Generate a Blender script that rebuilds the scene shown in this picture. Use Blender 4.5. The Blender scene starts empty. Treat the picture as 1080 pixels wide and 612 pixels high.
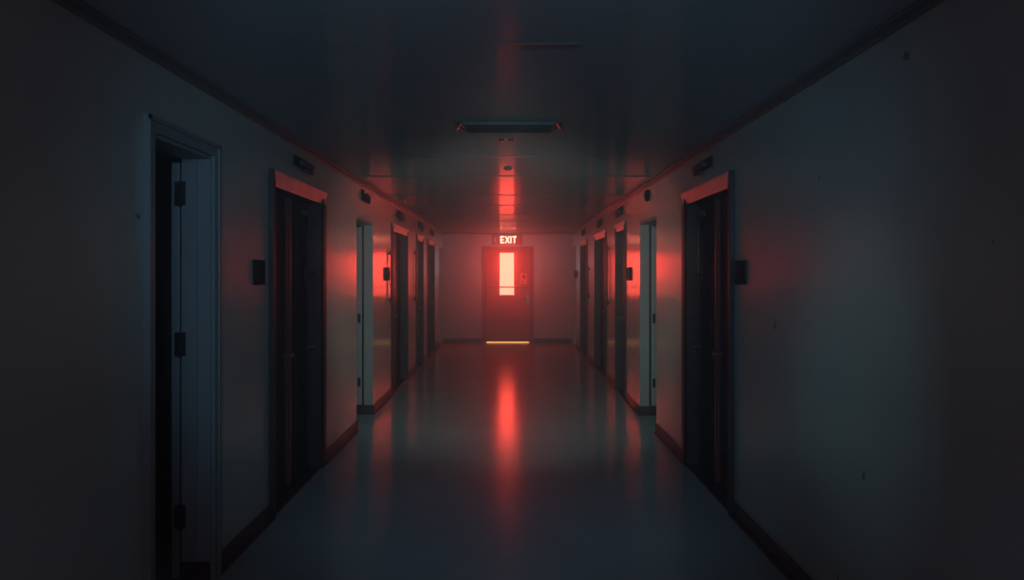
import bpy, bmesh, math, random
from mathutils import Vector
random.seed(4)
S = bpy.context.scene
C = S.collection

# ------------------------------------------------------------------ camera
# frame 1080 x 612; the corridor runs along +Y, floor at z = 0
cd = bpy.data.cameras.new('camera')
cam = bpy.data.objects.new('camera', cd)
C.objects.link(cam)
cd.lens = 28.0
cd.sensor_width = 36.0
cd.shift_x = 3 / 1080
cd.shift_y = -16 / 1080
cd.clip_start = 0.02
cam.location = (0, 0, 1.55)
cam.rotation_euler = (math.radians(90), 0, 0)
S.camera = cam

# ------------------------------------------------------------------ view, world
S.view_settings.view_transform = 'Standard'
S.view_settings.look = 'None'
S.view_settings.gamma = 1
S.view_settings.use_curve_mapping = False
S.view_settings.exposure = 0.0
w = bpy.data.worlds.new('world')
S.world = w
w.use_nodes = True
w.node_tree.nodes['Background'].inputs[0].default_value = (0.01, 0.008, 0.012, 1)
w.node_tree.nodes['Background'].inputs[1].default_value = 0.0
try:
    S.cycles.max_bounces = 10
    S.cycles.diffuse_bounces = 6
    S.cycles.glossy_bounces = 5
    S.cycles.volume_bounces = 1
    S.cycles.sample_clamp_indirect = 3.0
    S.cycles.use_denoising = True
except Exception:
    pass


def spot(name, loc, aim, watts, col, half, blend, radius=0.1):
    d = bpy.data.lights.new(name, 'SPOT')
    d.energy = watts
    d.color = col
    d.spot_size = math.radians(half * 2)
    d.spot_blend = blend
    d.shadow_soft_size = radius
    o = bpy.data.objects.new(name, d)
    C.objects.link(o)
    o.location = loc
    o.rotation_euler = (Vector(aim) - Vector(loc)).to_track_quat('-Z', 'Y').to_euler()
    return o


COOL = (0.30, 0.68, 0.98)
spot('cool_fill', (0, -0.5, 2.2), (0, 8, 1.45), 170, COOL, 26, 0.6, 0.15)  # added cool fill from behind the camera, no fixture there
spot('wall_pool_fill', (-1.3, 3.0, 1.9), (1.44, 3.35, 1.15), 15, (0.42, 0.88, 1.0), 17, 1.0, 0.05)  # unseen spot added for the cool pool on the right wall
spot('middle_fill', (0, 1.5, 1.95), (0, 10.0, 1.1), 60, (0.62, 1.0, 0.92), 19, 1.0, 0.1)  # added forward fill without a fitting


def point(name, loc, watts, col, radius):
    d = bpy.data.lights.new(name, 'POINT')
    d.energy = watts
    d.color = col
    d.shadow_soft_size = radius
    o = bpy.data.objects.new(name, d)
    C.objects.link(o)
    o.location = loc
    return o


spot('end_wall_red_fill', (-0.045, 16.6, 1.95), (-0.045, 18.1, 1.8), 65, (1.0, 0.02, 0.01), 60, 1.0, 0.2)  # added red spot floating before the end wall, not part of the sign
point('far_red_fill', (-0.045, 16.6, 1.75), 13, (1.0, 0.02, 0.012), 0.3)  # added red point with no source, brightens the far walls and ceiling
spot('corridor_fill', (0, 4.0, 1.9), (0, 11, 0.8), 120, (0.66, 1.0, 0.94), 33, 1.0, 0.2)  # unseen fill added to lift the floor and reveals mid corridor
spot('wash_fill', (-1.0, 4.2, 1.7), (1.44, 9.0, 1.25), 115, (0.85, 1.0, 0.88), 24, 1.0, 0.2)  # pair of unseen spots added to wash the opposite walls
spot('wash_fill', (1.0, 4.2, 1.7), (-1.51, 9.0, 1.25), 115, (0.85, 1.0, 0.88), 24, 1.0, 0.2)
point('dim_fill', (0, -1.5, 2.0), 22, (1.0, 0.66, 0.90), 0.3)  # unseen reddish fill added behind the camera to lift the darks

# ------------------------------------------------------------------ materials
def mat(name, col, rough=0.5, metal=0.0, spec=0.5, bump=0.0, bscale=(20, 20, 20), var=0.0, vscale=4.0, coat=0.0, crough=0.2,
        emit=None, estr=0.0, specks=0.0):
    m = bpy.data.materials.new(name)
    m.use_nodes = True
    nt = m.node_tree
    b = nt.nodes['Principled BSDF']
    b.inputs['Roughness'].default_value = rough
    b.inputs['Metallic'].default_value = metal
    b.inputs['Specular IOR Level'].default_value = spec
    b.inputs['Coat Weight'].default_value = coat
    b.inputs['Coat Roughness'].default_value = crough
    tc = nt.nodes.new('ShaderNodeTexCoord')
    b.inputs['Base Color'].default_value = (*col, 1)
    last = None
    if var > 0:
        n = nt.nodes.new('ShaderNodeTexNoise')
        n.inputs['Scale'].default_value = vscale
        n.inputs['Detail'].default_value = 5
        nt.links.new(tc.outputs['Object'], n.inputs['Vector'])
        r = nt.nodes.new('ShaderNodeMapRange')
        r.inputs[1].default_value = 0.3
        r.inputs[2].default_value = 0.7
        r.inputs[3].default_value = 1 - var
        r.inputs[4].default_value = 1 + var
        nt.links.new(n.outputs['Fac'], r.inputs[0])
        mx = nt.nodes.new('ShaderNodeVectorMath')
        mx.operation = 'SCALE'
        mx.inputs[0].default_value = col
        nt.links.new(r.outputs[0], mx.inputs['Scale'])
        last = mx.outputs[0]
    if specks > 0:                       # sparse small chips in the paint
        v = nt.nodes.new('ShaderNodeTexVoronoi')
        v.inputs['Scale'].default_value = 2.4
        n2 = nt.nodes.new('ShaderNodeTexNoise')
        n2.inputs['Scale'].default_value = 30
        nt.links.new(tc.outputs['Object'], n2.inputs['Vector'])
        ad = nt.nodes.new('ShaderNodeVectorMath')
        ad.operation = 'MULTIPLY_ADD'
        ad.inputs[1].default_value = (0.06, 0.06, 0.06)
        nt.links.new(n2.outputs['Color'], ad.inputs[0])
        nt.links.new(tc.outputs['Object'], ad.inputs[2])
        nt.links.new(ad.outputs[0], v.inputs['Vector'])
        lt = nt.nodes.new('ShaderNodeMath')
        lt.operation = 'LESS_THAN'
        lt.inputs[1].default_value = 0.045
        nt.links.new(v.outputs['Distance'], lt.inputs[0])
        mm = nt.nodes.new('ShaderNodeMixRGB')
        if last is not None:
            nt.links.new(last, mm.inputs[1])
        else:
            mm.inputs[1].default_value = (*col, 1)
        mm.inputs[2].default_value = (col[0] * specks, col[1] * specks, col[2] * specks, 1)
        nt.links.new(lt.outputs[0], mm.inputs[0])
        last = mm.outputs[0]
    if last is not None:
        nt.links.new(last, b.inputs['Base Color'])
    if bump > 0:
        mp = nt.nodes.new('ShaderNodeMapping')
        mp.inputs['Scale'].default_value = bscale
        nt.links.new(tc.outputs['Object'], mp.inputs[0])
        n = nt.nodes.new('ShaderNodeTexNoise')
        n.inputs['Scale'].default_value = 1.0
        n.inputs['Detail'].default_value = 3
        nt.links.new(mp.outputs[0], n.inputs['Vector'])
        bp = nt.nodes.new('ShaderNodeBump')
        bp.inputs['Strength'].default_value = 1.0
        bp.inputs['Distance'].default_value = bump
        nt.links.new(n.outputs['Fac'], bp.inputs['Height'])
        nt.links.new(bp.outputs[0], b.inputs['Normal'])
        nt.links.new(bp.outputs[0], b.inputs['Coat Normal'])
    if emit is not None:
        b.inputs['Emission Color'].default_value = (*emit, 1)
        b.inputs['Emission Strength'].default_value = estr
    return m


M = {}
M['wall'] = mat('wall_paint', (0.37, 0.39, 0.36), 0.50, spec=0.15, coat=0.95, crough=0.17, bump=0.00035, bscale=(24, 24, 0.7), var=0.05, vscale=1.5, specks=0.35)
M['ceiling'] = mat('ceiling_paint', (0.32, 0.34, 0.35), 0.65, spec=0.05, coat=0.22, crough=0.11, bump=0.0004, bscale=(0.7, 40, 1), var=0.04)
M['floor'] = mat('vinyl_floor', (0.28, 0.35, 0.37), 0.60, spec=0.1, coat=0.50, crough=0.17, bump=0.0004, bscale=(3, 3, 1), var=0.10, vscale=1.2)
M['base'] = mat('dark_vinyl_skirting', (0.035, 0.022, 0.028), 0.35, var=0.1)
M['trim'] = mat('crown_paint', (0.10, 0.085, 0.08), 0.28)
M['pale'] = mat('pale_door_paint', (0.22, 0.21, 0.20), 0.42, var=0.05)
M['dark'] = mat('dark_door_laminate', (0.020, 0.020, 0.027), 0.6, spec=0.08, var=0.15, vscale=6)
M['frame'] = mat('dark_frame_paint', (0.035, 0.026, 0.028), 0.42, spec=0.25)
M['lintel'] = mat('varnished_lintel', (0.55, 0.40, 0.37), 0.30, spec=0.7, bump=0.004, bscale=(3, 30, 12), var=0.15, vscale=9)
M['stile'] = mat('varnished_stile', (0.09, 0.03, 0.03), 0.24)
M['grey_door'] = mat('grey_door_paint', (0.17, 0.20, 0.21), 0.42, var=0.05)
M['joint'] = mat('joint_metal', (0.30, 0.28, 0.27), 0.30, metal=1.0)
M['metal'] = mat('dull_steel', (0.22, 0.20, 0.19), 0.35, metal=1.0)
M['black'] = mat('black_plastic', (0.012, 0.014, 0.018), 0.75, spec=0.2)
M['slot'] = mat('dark_louvre', (0.015, 0.016, 0.020), 0.5)
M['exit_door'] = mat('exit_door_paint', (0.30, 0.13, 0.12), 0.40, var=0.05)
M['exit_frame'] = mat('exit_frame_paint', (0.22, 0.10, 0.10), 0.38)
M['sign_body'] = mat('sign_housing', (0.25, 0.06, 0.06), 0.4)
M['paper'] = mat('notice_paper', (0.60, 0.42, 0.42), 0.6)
M['ink'] = mat('notice_ink', (0.12, 0.04, 0.05), 0.6)
M['glow'] = mat('lit_window_glass', (0.8, 0.5, 0.4), 0.3, emit=(1.0, 0.070, 0.042), estr=10.5)
M['letters'] = mat('lit_sign_letters', (0.8, 0.5, 0.4), 0.4, emit=(1.0, 0.27, 0.18), estr=5.0)
M['gap'] = mat('light_under_door', (0.8, 0.6, 0.3), 0.4, emit=(1.0, 0.45, 0.12), estr=1.3)

# ------------------------------------------------------------------ helpers
def add_box(bm, x0, x1, y0, y1, z0, z1, bev=0.0):
    xs, ys, zs = sorted((x0, x1)), sorted((y0, y1)), sorted((z0, z1))
    v = [bm.verts.new((xs[i], ys[j], zs[k])) for i in (0, 1) for j in (0, 1) for k in (0, 1)]
    fs = [bm.faces.new([v[a] for a in q]) for q in ((0, 1, 3, 2), (4, 6, 7, 5), (0, 4, 5, 1), (2, 3, 7, 6), (0, 2, 6, 4), (1, 5, 7, 3))]
    if bev > 0:
        es = list({e for f in fs for e in f.edges})
        bmesh.ops.bevel(bm, geom=es, offset=bev, segments=2, affect='EDGES', profile=0.5)
    return fs


def add_cyl(bm, p, q, r, seg=20, r2=None):
    p, q = Vector(p), Vector(q)
    d = q - p
    res = bmesh.ops.create_cone(bm, cap_ends=True, segments=seg, radius1=r, radius2=r if r2 is None else r2, depth=d.length)
    rot = d.to_track_quat('Z', 'Y').to_matrix().to_4x4()
    rot.translation = (p + q) / 2
    bmesh.ops.transform(bm, matrix=rot, verts=res['verts'])


def add_sphere(bm, c, r, sc=(1, 1, 1)):
    res = bmesh.ops.create_uvsphere(bm, u_segments=18, v_segments=12, radius=r)
    for v in res['verts']:
        v.co = Vector((v.co.x * sc[0], v.co.y * sc[1], v.co.z * sc[2])) + Vector(c)


def link(name, bm, m, parent=None, smooth=False):
    bmesh.ops.recalc_face_normals(bm, faces=bm.faces)
    me = bpy.data.meshes.new(name)
    bm.to_mesh(me)
    bm.free()
    me.materials.append(M[m] if isinstance(m, str) else m)
    if smooth:
        for p in me.polygons:
            p.use_smooth = True
    o = bpy.data.objects.new(name, me)
    C.objects.link(o)
    if parent:
        o.parent = parent
    return o


def boxes(name, lst, m, parent=None, bev=0.0):
    bm = bmesh.new()
    for b in lst:
        add_box(bm, *b, bev=bev)
    return link(name, bm, m, parent)


def struct(o):
    o['kind'] = 'structure'
    return o


def empty(name, loc):
    o = bpy.data.objects.new(name, None)
    C.objects.link(o)
    o.location = loc
    o.empty_display_size = 0.1
    return o


def thing(name, label, cat, loc, group=None):
    o = empty(name, loc)
    o['label'] = label
    o['category'] = cat
    if group:
        o['group'] = group
    return o


def tag(o, label, cat, group=None):
    o['label'] = label
    o['category'] = cat
    if group:
        o['group'] = group
    return o


# ------------------------------------------------------------------ shell
XL, XR, H, END, BACK = -1.51, 1.44, 2.5, 18.1, -3.0
T = 0.14                                                    # thickness of the side walls
DH = 2.22                                                   # top of the door frames

# openings along each side wall: (y0, y1, top)
OPEN_L = [(3.35, 4.03, 2.15), (5.05, 6.44, DH), (7.88, 8.84, 2.13), (10.25, 11.80, DH), (13.0, 13.92, DH), (14.75, 16.0, DH), (17.1, 17.9, 2.16)]
OPEN_R = [(5.14, 6.50, DH), (7.78, 8.77, 2.13), (9.85, 10.72, DH), (11.80, 13.35, DH), (14.65, 16.0, DH), (17.1, 17.9, 2.16)]


def side_wall(name, x, s, openings):
    """wall with doorways; s = +1 when the wall body lies to +x of its face"""
    bm = bmesh.new()
    y = BACK
    for (a, b, top) in openings:
        add_box(bm, x, x + s * T, y, a, 0, H)
        add_box(bm, x, x + s * T, a, b, top, H)
        y = b
    add_box(bm, x, x + s * T, y, END + 0.2, 0, H)
    bmesh.ops.remove_doubles(bm, verts=bm.verts, dist=0.0001)
    return struct(link(name, bm, 'wall'))


side_wall('wall_left', XL, -1, OPEN_L)
side_wall('wall_right', XR, 1, OPEN_R)
DX0, DX1 = -0.625, 0.562                                    # frame of the exit door
struct(boxes('wall_end', [(XL, DX0, END, END + 0.2, 0, H), (DX1, XR, END, END + 0.2, 0, H), (DX0, DX1, END, END + 0.2, 2.2, H)], 'wall'))
struct(boxes('wall_back', [(XL - 1.6, XR + 1.6, BACK - 0.15, BACK, 0, H)], 'wall'))
struct(boxes('floor', [(XL - 1.8, XR + 1.8, BACK - 0.2, END + 1.2, -0.1, 0)], 'floor'))
struct(boxes('ceiling', [(XL - 1.8, XR + 1.8, BACK - 0.2, END + 1.2, H, H + 0.1)], 'ceiling'))
# the dark rooms behind the side walls
struct(boxes('wall_rooms_left', [(XL - 1.7, XL - 1.6, BACK, END + 0.3, 0, H), (XL - 1.6, XL - T, 2.2, 2.3, 0, H), (XL - 1.6, XL - T, 6.7, 6.8, 0, H),
                                 (XL - 1.6, XL - T, 9.6, 9.7, 0, H), (XL - 1.6, XL - T, END + 0.2, END + 0.3, 0, H)], 'wall'))
struct(boxes('wall_rooms_right', [(XR + 1.6, XR + 1.7, BACK, END + 0.3, 0, H), (XR + T, XR + 1.6, 6.9, 7.0, 0, H), (XR + T, XR + 1.6, 9.4, 9.5, 0, H),
                                  (XR + T, XR + 1.6, END + 0.2, END + 0.3, 0, H)], 'wall'))


def skirting(name, x, s, openings, casing):
    bm = bmesh.new()
    y = BACK
    for (a, b, top), c in zip(openings + [(END, END, 0)], casing + [0]):
        y1 = a - c
        if y1 - y > 0.02:
            add_box(bm, x, x - s * 0.014, y, y1, 0, 0.105, bev=0.003)
            add_box(bm, x, x - s * 0.028, y, y1, 0, 0.018, bev=0.003)
        if c == 0 and b > a:                                # bare doorway: the skirting turns into the far reveal
            add_box(bm, x - s * 0.014, x + s * T, b - 0.014, b, 0, 0.105, bev=0.003)
            add_box(bm, x - s * 0.014, x + s * T, a, a + 0.014, 0, 0.105, bev=0.003)
        y = b + c
    return struct(link(name, bm, 'base'))


skirting('baseboard_left', XL, -1, OPEN_L, [0.06, 0.05, 0, 0.05, 0.05, 0.05, 0.04])
skirting('baseboard_right', XR, 1, OPEN_R, [0.05, 0, 0.05, 0.05, 0.05, 0.04])
struct(boxes('baseboard_end', [(XL, DX0 - 0.005, END - 0.014, END, 0, 0.10), (DX1 + 0.005, XR, END - 0.014, END, 0, 0.10)], 'base', bev=0.003))

# crown strips where walls meet the ceiling
def crown(name, x, s):
    bm = bmesh.new()
    add_box(bm, x, x - s * 0.022, BACK, END, H - 0.045, H, bev=0.004)
    add_box(bm, x, x - s * 0.034, BACK, END, H - 0.016, H, bev=0.004)
    return struct(link(name, bm, 'trim'))


crown('trim_1', XL, -1)
crown('trim_2', XR, 1)
struct(boxes('trim_3', [(XL, XR, END - 0.02, END, H - 0.03, H)], 'trim', bev=0.004))

# joint strips across the ceiling
n = 4
for y, x0, x1 in ((3.27, -0.06, 0.33), (6.38, -0.9, 0.9), (7.67, XL, XR), (9.5, XL, XR), (10.9, XL, XR), (12.6, XL, XR), (14.2, XL, XR), (15.6, XL, XR), (16.8, XL, XR)):
    struct(boxes('trim_%d' % n, [(x0 + 0.03, x1 - 0.03, y - 0.012, y + 0.012, H - 0.006, H)], 'trim' if y < 4 else 'joint', bev=0.0028))
    n += 1

# ------------------------------------------------------------------ side doors
door_n = 1


def double_door(side, y0, y1, near=False):
    """dark double leaves set back in a dark frame under a varnished lintel"""
    global door_n
    x, s = (XL, -1) if side == 'L' else (XR, 1)
    d = struct(empty('door_%d' % door_n, (x, (y0 + y1) / 2, 0)))
    door_n += 1
    cy = (y0 + y1) / 2
    a, b = y0 - cy, y1 - cy
    i = -s                                                  # towards the corridor
    fr = 0.045
    # jambs: casing on the wall face and reveal in the opening
    for (p, q, c0, c1, pr, tp) in ((a, a + fr, a - 0.05, a - 0.012, 0.030 if near else 0.010, DH), (b - fr, b, b - fr, b + 0.05, 0.022 if near else 0.006, DH - 0.101)):
        bm = bmesh.new()
        add_box(bm, i * 0.018, -i * T, p, q, 0, DH - 0.001)
        add_box(bm, i * pr, i * 0.0005, c0, c1, 0, tp, bev=0.003)
        link('door_jamb', bm, 'frame', d)
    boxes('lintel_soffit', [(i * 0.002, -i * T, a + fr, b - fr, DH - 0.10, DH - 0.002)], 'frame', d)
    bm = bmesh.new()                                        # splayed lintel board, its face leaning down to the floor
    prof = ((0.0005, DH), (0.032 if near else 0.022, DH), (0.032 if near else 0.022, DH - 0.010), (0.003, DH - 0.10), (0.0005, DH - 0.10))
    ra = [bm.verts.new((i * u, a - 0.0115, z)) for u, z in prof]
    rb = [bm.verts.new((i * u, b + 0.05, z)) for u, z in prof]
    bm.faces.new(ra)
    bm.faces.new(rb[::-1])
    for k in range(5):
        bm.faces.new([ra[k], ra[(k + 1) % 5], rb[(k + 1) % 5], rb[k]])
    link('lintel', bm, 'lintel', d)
    boxes('threshold', [(i * 0.01, -i * T, a + fr, b - fr, 0.0005, 0.012)], 'base', d, bev=0.003)
    lx0, lx1 = -i * 0.085, -i * 0.13                         # leaf planes
    mid = 0.0
    for (p, q, hy) in ((a + fr + 0.004, mid - 0.004, mid - 0.09), (mid + 0.004, b - fr - 0.004, b - fr - 0.10)):
        bm = bmesh.new()
        add_box(bm, lx0, lx1, p, q, 0.015, DH - 0.105, bev=0.003)
        w = q - p
        f0, f1 = (p + w * 0.30, q - w * 0.14)
        # raised vertical beads around a tall inset panel
        for (u0, u1, z0, z1) in ((f0, f0 + 0.018, 0.25, 1.98), (f1 - 0.018, f1, 0.25, 1.98), (f0, f1, 0.25, 0.27), (f0, f1, 1.96, 1.98)):
            add_box(bm, lx0 + i * 0.008, lx0 - i * 0.002, u0, u1, z0, z1, bev=0.002)
        leaf = link('door_leaf', bm, 'dark', d)
        # tall glossy stile strip
        boxes('stile', [(lx0 + i * 0.012, lx0 + i * 0.0005, f1 + 0.012, f1 + 0.045, 0.05, DH - 0.13)], 'stile', leaf, bev=0.003)
        bm = bmesh.new()
        add_cyl(bm, (lx0 + i * 0.0005, hy, 0.98), (lx0 + i * 0.045, hy, 0.98), 0.009, 12)
        add_sphere(bm, (lx0 + i * 0.052, hy, 0.98), 0.024, (0.7, 1, 1))
        add_cyl(bm, (lx0 + i * 0.0005, hy, 0.98), (lx0 + i * 0.006, hy, 0.98), 0.03, 20)
        k = link('door_knob', bm, 'metal', leaf, True)
        k['label'] = 'round dull metal knob'
    bm = bmesh.new()
    add_box(bm, lx0 + i * 0.02, lx0 + i * 0.001, mid - 0.022, mid + 0.022, 0.03, DH - 0.11, bev=0.004)
    link('astragal', bm, 'stile', d)
    if near:
        bm = bmesh.new()
        hy = b - fr - 0.17
        add_box(bm, lx0 + i * 0.014, lx0 + i * 0.0005, hy - 0.015, hy + 0.015, 1.50, 1.62, bev=0.003)
        add_cyl(bm, (lx0 + i * 0.01, hy, 1.56), (lx0 + i * 0.05, hy, 1.56), 0.008, 12)
        add_box(bm, lx0 + i * 0.042, lx0 + i * 0.056, hy - 0.01, hy + 0.07, 1.552, 1.568, bev=0.004)
        link('latch', bm, 'frame', d)
        bm = bmesh.new()
        add_box(bm, lx0 + i * 0.035, lx0 + i * 0.0005, hy - 0.13, hy + 0.04, 2.00, 2.05, bev=0.006)
        link('door_closer', bm, 'stile', d)
    return d


double_door('L', 5.05, 6.44, True)
double_door('L', 10.25, 11.80)
double_door('L', 13.0, 13.92)
double_door('L', 14.75, 16.0)
double_door('R', 5.14, 6.50, True)
double_door('R', 9.85, 10.72)
double_door('R', 11.80, 13.35)
double_door('R', 14.65, 16.0)


def hinge(parent, x, y, z, s):
    bm = bmesh.new()
    add_box(bm, x - 0.028, x + 0.028, y - 0.004, y, z - 0.06, z + 0.06, bev=0.001)
    add_cyl(bm, (x, y - 0.008, z - 0.062), (x, y - 0.008, z + 0.062), 0.008, 12)
    link('hinge', bm, 'black', parent)


# ajar door in the near left doorway: pale casing, leaf swung away into the dark room
def ajar_door():
    global door_n
    d = struct(empty('door_%d' % door_n, (XL, 4.03, 0)))
    door_n += 1
    y0, y1, top = 3.35 - 4.03, 0.0, 2.15
    c = 0.065
    boxes('casing', [(0.0005, 0.022, y0 - c, y0, 0, top + c), (0.0005, 0.022, y1, y1 + c, 0, top + c), (0.0005, 0.022, y0, y1, top, top + c),
                     (0.022, 0.030, y0 - c, y0 - c + 0.02, 0, top + c), (0.022, 0.030, y1 + c - 0.02, y1 + c, 0, top + c), (0.022, 0.030, y0 - c, y1 + c, top + c - 0.02, top + c)],
          'grey_door', d)
    boxes('door_jamb', [(0.004, -T, -0.016, -0.0005, 0, top), (-0.06, -0.075, -0.030, -0.016, 0, top), (0.004, -T, y0 + 0.0005, y0 + 0.016, 0, top), (0.004, -T, y0 + 0.016, -0.016, top - 0.016, top)],
          'grey_door', d)
    boxes('skirting', [(0.004, -T, -0.030, -0.016, 0, 0.105), (0.02, -T, y0 + 0.016, -0.03, 0.0005, 0.012)], 'base', d)
    hx = -T - 0.012
    for z in (1.96, 1.20, 0.33):
        hinge(d, hx + 0.004, -0.017, z, -1)
    leaf = empty('leaf_swing', (hx - 0.002, 0.0, 0))
    # a mesh leaf rotated about its hinge
    bm = bmesh.new()
    add_box(bm, 0.0, 0.62, -0.02, 0.02, 0.012, 2.12, bev=0.003)
    lf = link('door_leaf', bm, 'grey_door', d)
    bpy.data.objects.remove(leaf)
    lf.location = (hx - 0.030, 0.006, 0)
    lf.rotation_euler = (0, 0, math.radians(90))
    bm = bmesh.new()
    add_cyl(bm, (0.56, 0.0205, 1.16), (0.56, 0.07, 1.16), 0.009, 12)
    add_cyl(bm, (0.56, 0.066, 1.16), (0.46, 0.066, 1.16), 0.009, 12)
    add_cyl(bm, (0.56, 0.0205, 1.16), (0.56, 0.027, 1.16), 0.026, 20)
    h = link('door_handle', bm, 'metal', lf, True)
    return d


ajar_door()


def open_doorway(side, y0, y1, top):
    """bare opening, pale reveal, leaf folded back behind a black gap, dark kick strip"""
    global door_n
    x, s = (XL, -1) if side == 'L' else (XR, 1)
    d = struct(empty('door_%d' % door_n, (x, y1, 0)))
    door_n += 1
    i = -s
    k = s * 1
    # lining of the far reveal
    boxes('door_jamb', [(k * 0.001, k * 0.100, -0.012, -0.0005, 0.106, top - 0.0005), (k * 0.122, k * 0.140, -0.004, -0.0005, 0.106, top)], 'pale', d)
    boxes('painted_gap_shade', [(k * 0.1005, k * 0.1215, -0.010, -0.0005, 0.106, top)], 'black', d)  # black strip stands in for the darkness between jamb and leaf
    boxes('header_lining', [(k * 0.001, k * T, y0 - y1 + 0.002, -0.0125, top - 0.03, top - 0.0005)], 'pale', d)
    bm = bmesh.new()
    add_box(bm, k * 0.122, k * 0.90, -0.020, 0.020, 0.11, top - 0.05, bev=0.003)
    leaf = link('door_leaf', bm, 'pale', d)
    boxes('kick_strip', [(k * 0.142, k * 0.90, -0.026, 0.020, 0.01, 0.109)], 'base', d, bev=0.002)
    bm = bmesh.new()
    for z in (1.07, 0.36):
        add_box(bm, k * 0.135, k * 0.165, -0.026, -0.0205, z - 0.05, z + 0.05, bev=0.001)
    link('hinge', bm, 'black', leaf)
    return d


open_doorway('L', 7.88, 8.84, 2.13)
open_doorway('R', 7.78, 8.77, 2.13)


def pale_end_door(side, y0, y1, top):
    global door_n
    x, s = (XL, -1) if side == 'L' else (XR, 1)
    d = struct(empty('door_%d' % door_n, (x, (y0 + y1) / 2, 0)))
    door_n += 1
    a, b, i = y0 - (y0 + y1) / 2, y1 - (y0 + y1) / 2, -s
    boxes('casing', [(i * 0.0005, i * 0.02, a - 0.04, a, 0, top + 0.04), (i * 0.0005, i * 0.02, b, b + 0.04, 0, top + 0.04), (i * 0.0005, i * 0.02, a, b, top, top + 0.04)], 'wall', d)
    bm = bmesh.new()
    add_box(bm, -i * 0.05, -i * 0.09, a + 0.002, b - 0.002, 0.01, top - 0.003)
    for u in (0.2, 0.5, 0.8):
        yy = a + (b - a) * u
        add_box(bm, -i * 0.05, -i * 0.044, yy - 0.05, yy + 0.05, 0.2, top - 0.2, bev=0.002)
    lf = link('door_leaf', bm, 'wall', d)
    bm = bmesh.new()
    add_cyl(bm, (-i * 0.0495, a + 0.08, 1.0), (-i * 0.01, a + 0.08, 1.0), 0.009, 12)
    add_sphere(bm, (-i * 0.008, a + 0.08, 1.0), 0.024)
    link('door_knob', bm, 'metal', lf, True)


pale_end_door('L', 17.1, 17.9, 2.16)
pale_end_door('R', 17.1, 17.9, 2.16)

# ------------------------------------------------------------------ exit door at the far end
def exit_door():
    global door_n
    d = struct(empty('door_%d' % door_n, ((DX0 + DX1) / 2, END, 0)))
    door_n += 1
    w2 = (DX1 - DX0) / 2
    ft = 0.085
    boxes('door_frame', [(-w2, -w2 + ft, -0.02, 0.16, 0, 2.2), (w2 - ft, w2, -0.02, 0.16, 0, 2.2), (-w2 + ft, w2 - ft, -0.02, 0.16, 2.2 - ft, 2.2)], 'exit_frame', d, bev=0.004)
    lx = w2 - ft - 0.004
    zt = 2.2 - ft - 0.004
    cx = (DX0 + DX1) / 2
    wx0, wx1, wz0, wz1 = -0.215 - cx, 0.11 - cx, 1.095, 2.05
    bm = bmesh.new()
    for b in ((-lx, wx0, 0.03, 0.075, 0.028, zt), (wx1, lx, 0.03, 0.075, 0.028, zt), (wx0, wx1, 0.03, 0.075, 0.028, wz0), (wx0, wx1, 0.03, 0.075, wz1, zt)):
        add_box(bm, *b)
    bmesh.ops.remove_doubles(bm, verts=bm.verts, dist=0.0002)
    leaf = link('door_leaf', bm, 'exit_door', d)
    # glazing bead and lit glass
    bd = 0.012
    boxes('glazing_bead', [(wx0 - bd, wx0, 0.022, 0.0295, wz0 - bd, wz1 + bd), (wx1, wx1 + bd, 0.022, 0.0295, wz0 - bd, wz1 + bd), (wx0, wx1, 0.022, 0.0295, wz0 - bd, wz0), (wx0, wx1, 0.022, 0.0295, wz1, wz1 + bd)], 'exit_frame', leaf)
    g = boxes('window_glass', [(wx0 + 0.0005, wx1 - 0.0005, 0.045, 0.052, wz0 + 0.0005, wz1 - 0.0005)], 'glow', leaf)
    g['label'] = 'tall narrow glass pane glowing cream and red'
    # slim rail across the leaf, in front of the glass
    bm = bmesh.new()
    add_box(bm, -lx + 0.03, lx - 0.03, 0.004, 0.020, 1.255, 1.285, bev=0.004)
    for xx in (-lx + 0.05, lx - 0.05):
        add_box(bm, xx - 0.02, xx + 0.02, 0.004, 0.0295, 1.245, 1.295, bev=0.003)
    link('cross_rail', bm, 'exit_frame', leaf)
    bm = bmesh.new()
    hx = lx - 0.06
    add_box(bm, hx - 0.03, hx + 0.03, 0.020, 0.0295, 0.90, 1.10, bev=0.004)
    add_cyl(bm, (hx, 0.022, 1.03), (hx, -0.035, 1.03), 0.011, 14)
    add_cyl(bm, (hx, -0.033, 1.03), (hx - 0.14, -0.033, 1.03), 0.011, 14)
    add_cyl(bm, (hx, 0.021, 0.94), (hx, 0.008, 0.94), 0.014, 16)
    link('lever_handle', bm, 'metal', leaf)
    bm = bmesh.new()
    for z in (1.85, 1.1, 0.3):
        add_cyl(bm, (-lx - 0.002, 0.018, z - 0.06), (-lx - 0.002, 0.018, z + 0.06), 0.011, 12)
    link('hinge', bm, 'exit_frame', d)
    # light leaking under the leaf
    u = boxes('door_gap', [(-lx + 0.02, lx - 0.02, 0.04, 0.06, 0.002, 0.026)], 'gap', d)
    u['label'] = 'thin yellow line of light under the door'


exit_door()
# what lies behind: closed back of the end wall
struct(boxes('wall_behind', [(DX0 - 0.3, DX1 + 0.3, END + 0.21, END + 0.25, 0, H)], 'base'))

# notice on the exit door
nt_ = thing('door_notice', 'small pale rectangular notice stuck on the exit door right of its lit window', 'notice', (0.327, END + 0.0285, 1.46))
boxes('paper_sheet', [(-0.075, 0.075, -0.004, 0, -0.12, 0.12)], 'paper', nt_)
boxes('printed_figure', [(-0.03, 0.045, -0.006, -0.0042, 0.03, 0.09), (0.01, 0.045, -0.006, -0.0042, -0.01, 0.03)], 'ink', nt_)
boxes('printed_line', [(-0.05, -0.02, -0.006, -0.0042, -0.09, -0.05)], 'ink', nt_)

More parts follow.
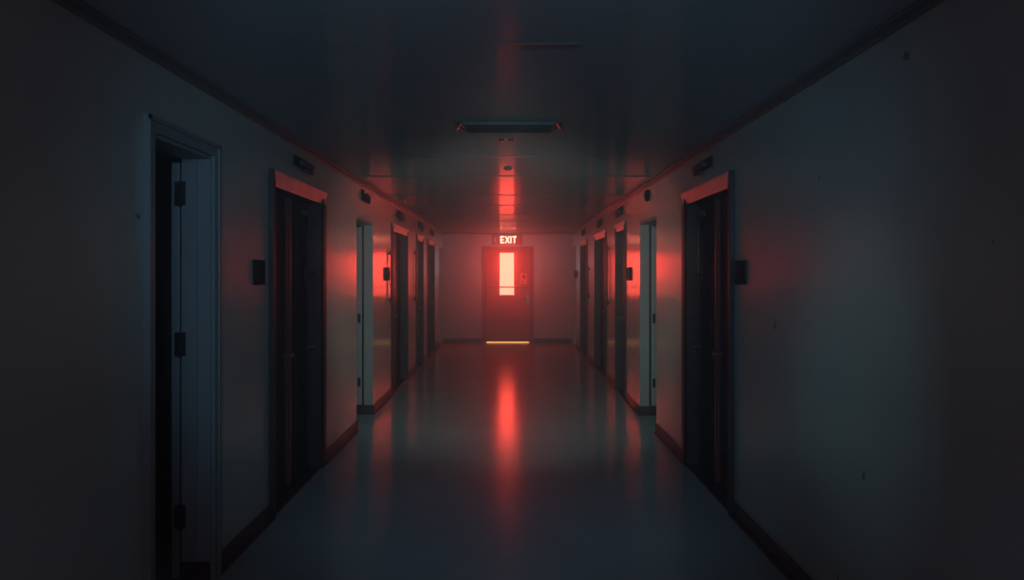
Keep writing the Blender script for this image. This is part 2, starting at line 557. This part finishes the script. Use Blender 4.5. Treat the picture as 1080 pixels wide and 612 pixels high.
# ------------------------------------------------------------------ EXIT sign
es = thing('exit_sign', 'lit red EXIT sign mounted above the far door', 'exit sign', (-0.045, END - 0.0005, 2.345))
boxes('sign_housing', [(-0.345, 0.345, -0.07, 0, -0.115, 0.12)], 'sign_body', es, bev=0.008)
bm = bmesh.new()
for b in ((-0.33, 0.33, -0.078, -0.0705, 0.095, 0.108), (-0.33, 0.33, -0.078, -0.0705, -0.103, -0.09), (-0.33, -0.317, -0.078, -0.0705, -0.09, 0.095), (0.317, 0.33, -0.078, -0.0705, -0.09, 0.095)):
    add_box(bm, *b)
link('face_border', bm, 'exit_frame', es)


def bar(bm, p, q, t, y0=-0.086, y1=-0.0795):
    p, q = Vector((p[0], 0, p[1])), Vector((q[0], 0, q[1]))
    d = (q - p).normalized()
    nrm = Vector((-d.z, 0, d.x)) * t / 2
    pts = [p + nrm, q + nrm, q - nrm, p - nrm]
    lo = [bm.verts.new((c.x, y0, c.z)) for c in pts]
    hi = [bm.verts.new((c.x, y1, c.z)) for c in pts]
    bm.faces.new(lo)
    bm.faces.new(hi[::-1])
    for k in range(4):
        bm.faces.new([lo[k], lo[(k + 1) % 4], hi[(k + 1) % 4], hi[k]])


T0, ZB, ZT = 0.028, -0.078, 0.078
bm = bmesh.new()
bm2 = {}
letters = {
    'E': [((-0.170, ZB), (-0.170, ZT), T0), ((-0.182, ZT - 0.012), (-0.095, ZT - 0.012), T0), ((-0.182, 0), (-0.105, 0), T0), ((-0.182, ZB + 0.012), (-0.095, ZB + 0.012), T0)],
    'X': [((-0.070, ZB), (0.020, ZT), T0 + 0.003), ((-0.070, ZT), (0.020, ZB), T0 + 0.003)],
    'I': [((0.055, ZB), (0.055, ZT), T0)],
    'T': [((0.135, ZB), (0.135, ZT), T0), ((0.088, ZT - 0.012), (0.182, ZT - 0.012), T0)],
}
for k, segs in letters.items():
    bm = bmesh.new()
    for (p, q, t) in segs:
        bar(bm, (p[0] + 0.03, p[1]), (q[0] + 0.03, q[1]), t)
    o = link('sign_letter', bm, 'letters', es)
    o['label'] = 'glowing letter %s' % k
bm = bmesh.new()
bar(bm, (-0.27, -0.05), (-0.27, 0.055), 0.010)
link('side_mark', bm, mat('dim_sign_mark', (0.7, 0.3, 0.3), 0.5, emit=(1, 0.22, 0.18), estr=0.5), es)

# ------------------------------------------------------------------ wall boxes beside the doors
def wall_box(side, y, z, w, h, label, dep=0.03):
    x, s = (XL, -1) if side == 'L' else (XR, 1)
    i = -s
    t = thing('wall_control_box', label, 'wall box', (x + i * 0.0005, y, z), 'dark boxes on the corridor walls')
    boxes('housing', [(0, i * dep, -w / 2, w / 2, -h / 2, h / 2)], 'black', t, bev=0.004)
    boxes('face_plate', [(i * (dep + 0.0003), i * (dep + 0.004), -w / 2 + 0.02, w / 2 - 0.02, -h / 2 + 0.015, h / 2 - 0.015)], 'black', t, bev=0.001)
    for z_ in (0.02, -0.025):
        bm = bmesh.new()
        add_cyl(bm, (i * (dep + 0.0043), 0, z_), (i * (dep + 0.010), 0, z_), 0.012, 16)
        link('button', bm, 'black', t)
    return t


wall_box('L', 4.79, 1.565, 0.20, 0.150, 'dark box on the left wall just before its nearest dark double door', 0.014)
wall_box('R', 4.93, 1.565, 0.20, 0.150, 'dark box on the right wall beside its nearest dark double door', 0.014)
wall_box('L', 9.80, 1.56, 0.30, 0.16, 'dark box on the left wall between the open pale doorway and the second double door', 0.02)
wall_box('R', 9.50, 1.56, 0.24, 0.16, 'dark box on the right wall just past the open pale doorway', 0.02)
wall_box('R', 17.0, 1.56, 0.12, 0.17, 'small dark box at the far right end beside the pale door', 0.04)


def guard(side, y, z0, z1, label):
    x, s = (XL, -1) if side == 'L' else (XR, 1)
    i = -s
    t = thing('wall_rail', label, 'wall rail', (x + i * 0.0005, y, z0), 'slim upright rails on the corridor walls')
    bm = bmesh.new()
    add_box(bm, i * 0.018, i * 0.034, -0.02, 0.02, 0, z1 - z0, bev=0.004)
    link('upright_strip', bm, 'frame', t)
    for z in (0.05, z1 - z0 - 0.05):
        boxes('bracket', [(0, i * 0.0175, -0.012, 0.012, z - 0.02, z + 0.02)], 'frame', t)
    return t


guard('L', 10.02, 1.18, 1.87, 'slim dark upright rail behind the box left of the second left double door')
guard('L', 12.70, 1.12, 1.95, 'slim dark upright rail between the second and third left double doors')
guard('R', 11.48, 1.10, 1.98, 'slim dark upright rail between the second and third right double doors')
guard('R', 14.2, 1.12, 1.70, 'slim dark upright rail before the farthest right double door')

# ------------------------------------------------------------------ little dark signs above the doors
def sign_bars(side, y, z, label, glyphs, w, h, dep=0.02, name='door_sign'):
    """free-standing dark figures fixed to the wall on a thin rail"""
    x, s = (XL, -1) if side == 'L' else (XR, 1)
    i = -s
    t = thing(name, label, 'sign', (x + i * 0.0005, y, z), 'dark signs above the corridor doors')
    for gl in glyphs:
        bm = bmesh.new()
        for (u0, u1, v0, v1) in gl:
            add_box(bm, 0.0, i * dep, u0 * w, u1 * w, v0 * h, v1 * h)
        link('figure', bm, 'black', t)
    return t


G3 = [[(-0.5, -0.36, -0.5, 0.5)], [(-0.2, 0.14, -0.5, -0.36), (-0.2, -0.08, -0.5, 0.15), (0.02, 0.14, -0.5, 0.3)], [(0.3, 0.44, -0.5, 0.2), (0.2, 0.5, 0.04, 0.2)]]
G0 = [[(-0.4, -0.2, -0.4, 0.4), (0.2, 0.4, -0.4, 0.4), (-0.3, 0.3, 0.3, 0.5), (-0.3, 0.3, -0.5, -0.3)]]
sign_bars('L', 8.36, 2.37, 'dark upright figures on the wall above the open pale doorway on the left', G3, 0.45, 0.11)
sign_bars('R', 8.25, 2.37, 'dark ring shaped figure on the wall above the open pale doorway on the right', G0, 0.26, 0.11)


def lamp_sign(side, y, z, w, h, label):
    x, s = (XL, -1) if side == 'L' else (XR, 1)
    i = -s
    t = thing('door_sign', label, 'sign', (x + i * 0.0005, y, z), 'dark signs above the corridor doors')
    boxes('back_plate', [(0, i * 0.012, -w / 2, w / 2, -h * 0.45, h * 0.5)], 'black', t, bev=0.003)
    bm = bmesh.new()
    add_box(bm, i * 0.0123, i * 0.06, -w * 0.30, w * 0.32, -h * 0.40, h * 0.12, bev=0.006)
    add_box(bm, i * 0.0123, i * 0.045, w * 0.05, w * 0.40, -h * 0.75, -h * 0.41, bev=0.006)
    link('shade_hood', bm, 'slot', t)
    return t


lamp_sign('L', 5.80, 2.355, 0.46, 0.075, 'long dark sign plate above the nearest left double door')
lamp_sign('R', 5.86, 2.355, 0.46, 0.075, 'long dark sign plate above the nearest right double door')
lamp_sign('L', 11.0, 2.37, 0.55, 0.10, 'small dark sign above the second left double door, just past the open pale doorway')
lamp_sign('L', 13.5, 2.38, 0.50, 0.12, 'small dark sign above the third left double door')
lamp_sign('L', 15.4, 2.38, 0.45, 0.10, 'small dark sign above the farthest left double door')
lamp_sign('R', 10.3, 2.37, 0.46, 0.10, 'small dark sign above the second right double door, just past the open pale doorway')
lamp_sign('R', 12.6, 2.38, 0.50, 0.11, 'small dark sign above the third right double door')
lamp_sign('R', 15.3, 2.38, 0.45, 0.10, 'small dark sign above the farthest right double door')

# ------------------------------------------------------------------ on the ceiling
lv = thing('ceiling_louvre', 'unlit dark rectangular louvre unit across the middle of the ceiling', 'ceiling fixture', (0, 5.03, H - 0.0005))
boxes('housing', [(-0.285, 0.285, -0.12, 0.12, -0.026, 0)], 'slot', lv, bev=0.004)
for k in range(5):
    yy = -0.085 + k * 0.0425
    boxes('slat', [(-0.265, 0.265, yy - 0.006, yy + 0.006, -0.036, -0.0262)], 'black', lv, bev=0.001)
for sx in (-1, 1):
    bm = bmesh.new()
    for (a, b) in (((0.295, -0.11), (0.335, 0.11)), ((0.335, -0.11), (0.295, 0.11))):
        add_cyl(bm, (sx * a[0], a[1], -0.008), (sx * b[0], b[1], -0.008), 0.006, 8)
    add_box(bm, sx * 0.2855, sx * 0.345, -0.012, 0.012, -0.012, -0.001)
    link('end_bracket', bm, 'stile', lv)

tw = thing('ceiling_sensor', 'tiny twin sensor heads on the ceiling beyond the dark louvre unit', 'sensor', (-0.02, 5.54, H - 0.0005))
boxes('mount', [(-0.055, 0.055, -0.02, 0.02, -0.006, 0)], 'trim', tw)
for sx in (-1, 1):
    bm = bmesh.new()
    add_cyl(bm, (sx * 0.033, 0, -0.0065), (sx * 0.033, 0, -0.022), 0.020, 16, 0.014)
    link('sensor_head', bm, 'stile', tw)
sd = thing('smoke_detector', 'small round smoke detector on the ceiling farther down the corridor', 'smoke detector', (-0.01, 7.1, H - 0.0005))
bm = bmesh.new()
add_cyl(bm, (0, 0, 0), (0, 0, -0.010), 0.036, 28)
link('detector_base', bm, 'trim', sd)
bm = bmesh.new()
add_cyl(bm, (0, 0, -0.0105), (0, 0, -0.020), 0.028, 28, 0.020)
link('detector_cap', bm, 'stile', sd)

# ------------------------------------------------------------------ haze in the corridor air
hm = bpy.data.materials.new('thin_haze')
hm.use_nodes = True
nt = hm.node_tree
nt.nodes.clear()
out = nt.nodes.new('ShaderNodeOutputMaterial')
ad = nt.nodes.new('ShaderNodeAddShader')
for k, (den, g) in enumerate(((0.015, 0.97), (0.006, 0.0))):
    vs = nt.nodes.new('ShaderNodeVolumeScatter')
    vs.inputs['Color'].default_value = (0.9, 0.88, 0.9, 1)
    vs.inputs['Density'].default_value = den
    vs.inputs['Anisotropy'].default_value = g
    nt.links.new(vs.outputs[0], ad.inputs[k])
nt.links.new(ad.outputs[0], out.inputs['Volume'])
bm = bmesh.new()
add_box(bm, XL + 0.065, XR - 0.065, BACK + 0.05, END - 0.1, 0.03, H - 0.05)
hz = link('haze', bm, hm)
hz['kind'] = 'stuff'
hz['label'] = 'thin red lit haze hanging in the corridor air'
hz['category'] = 'haze'
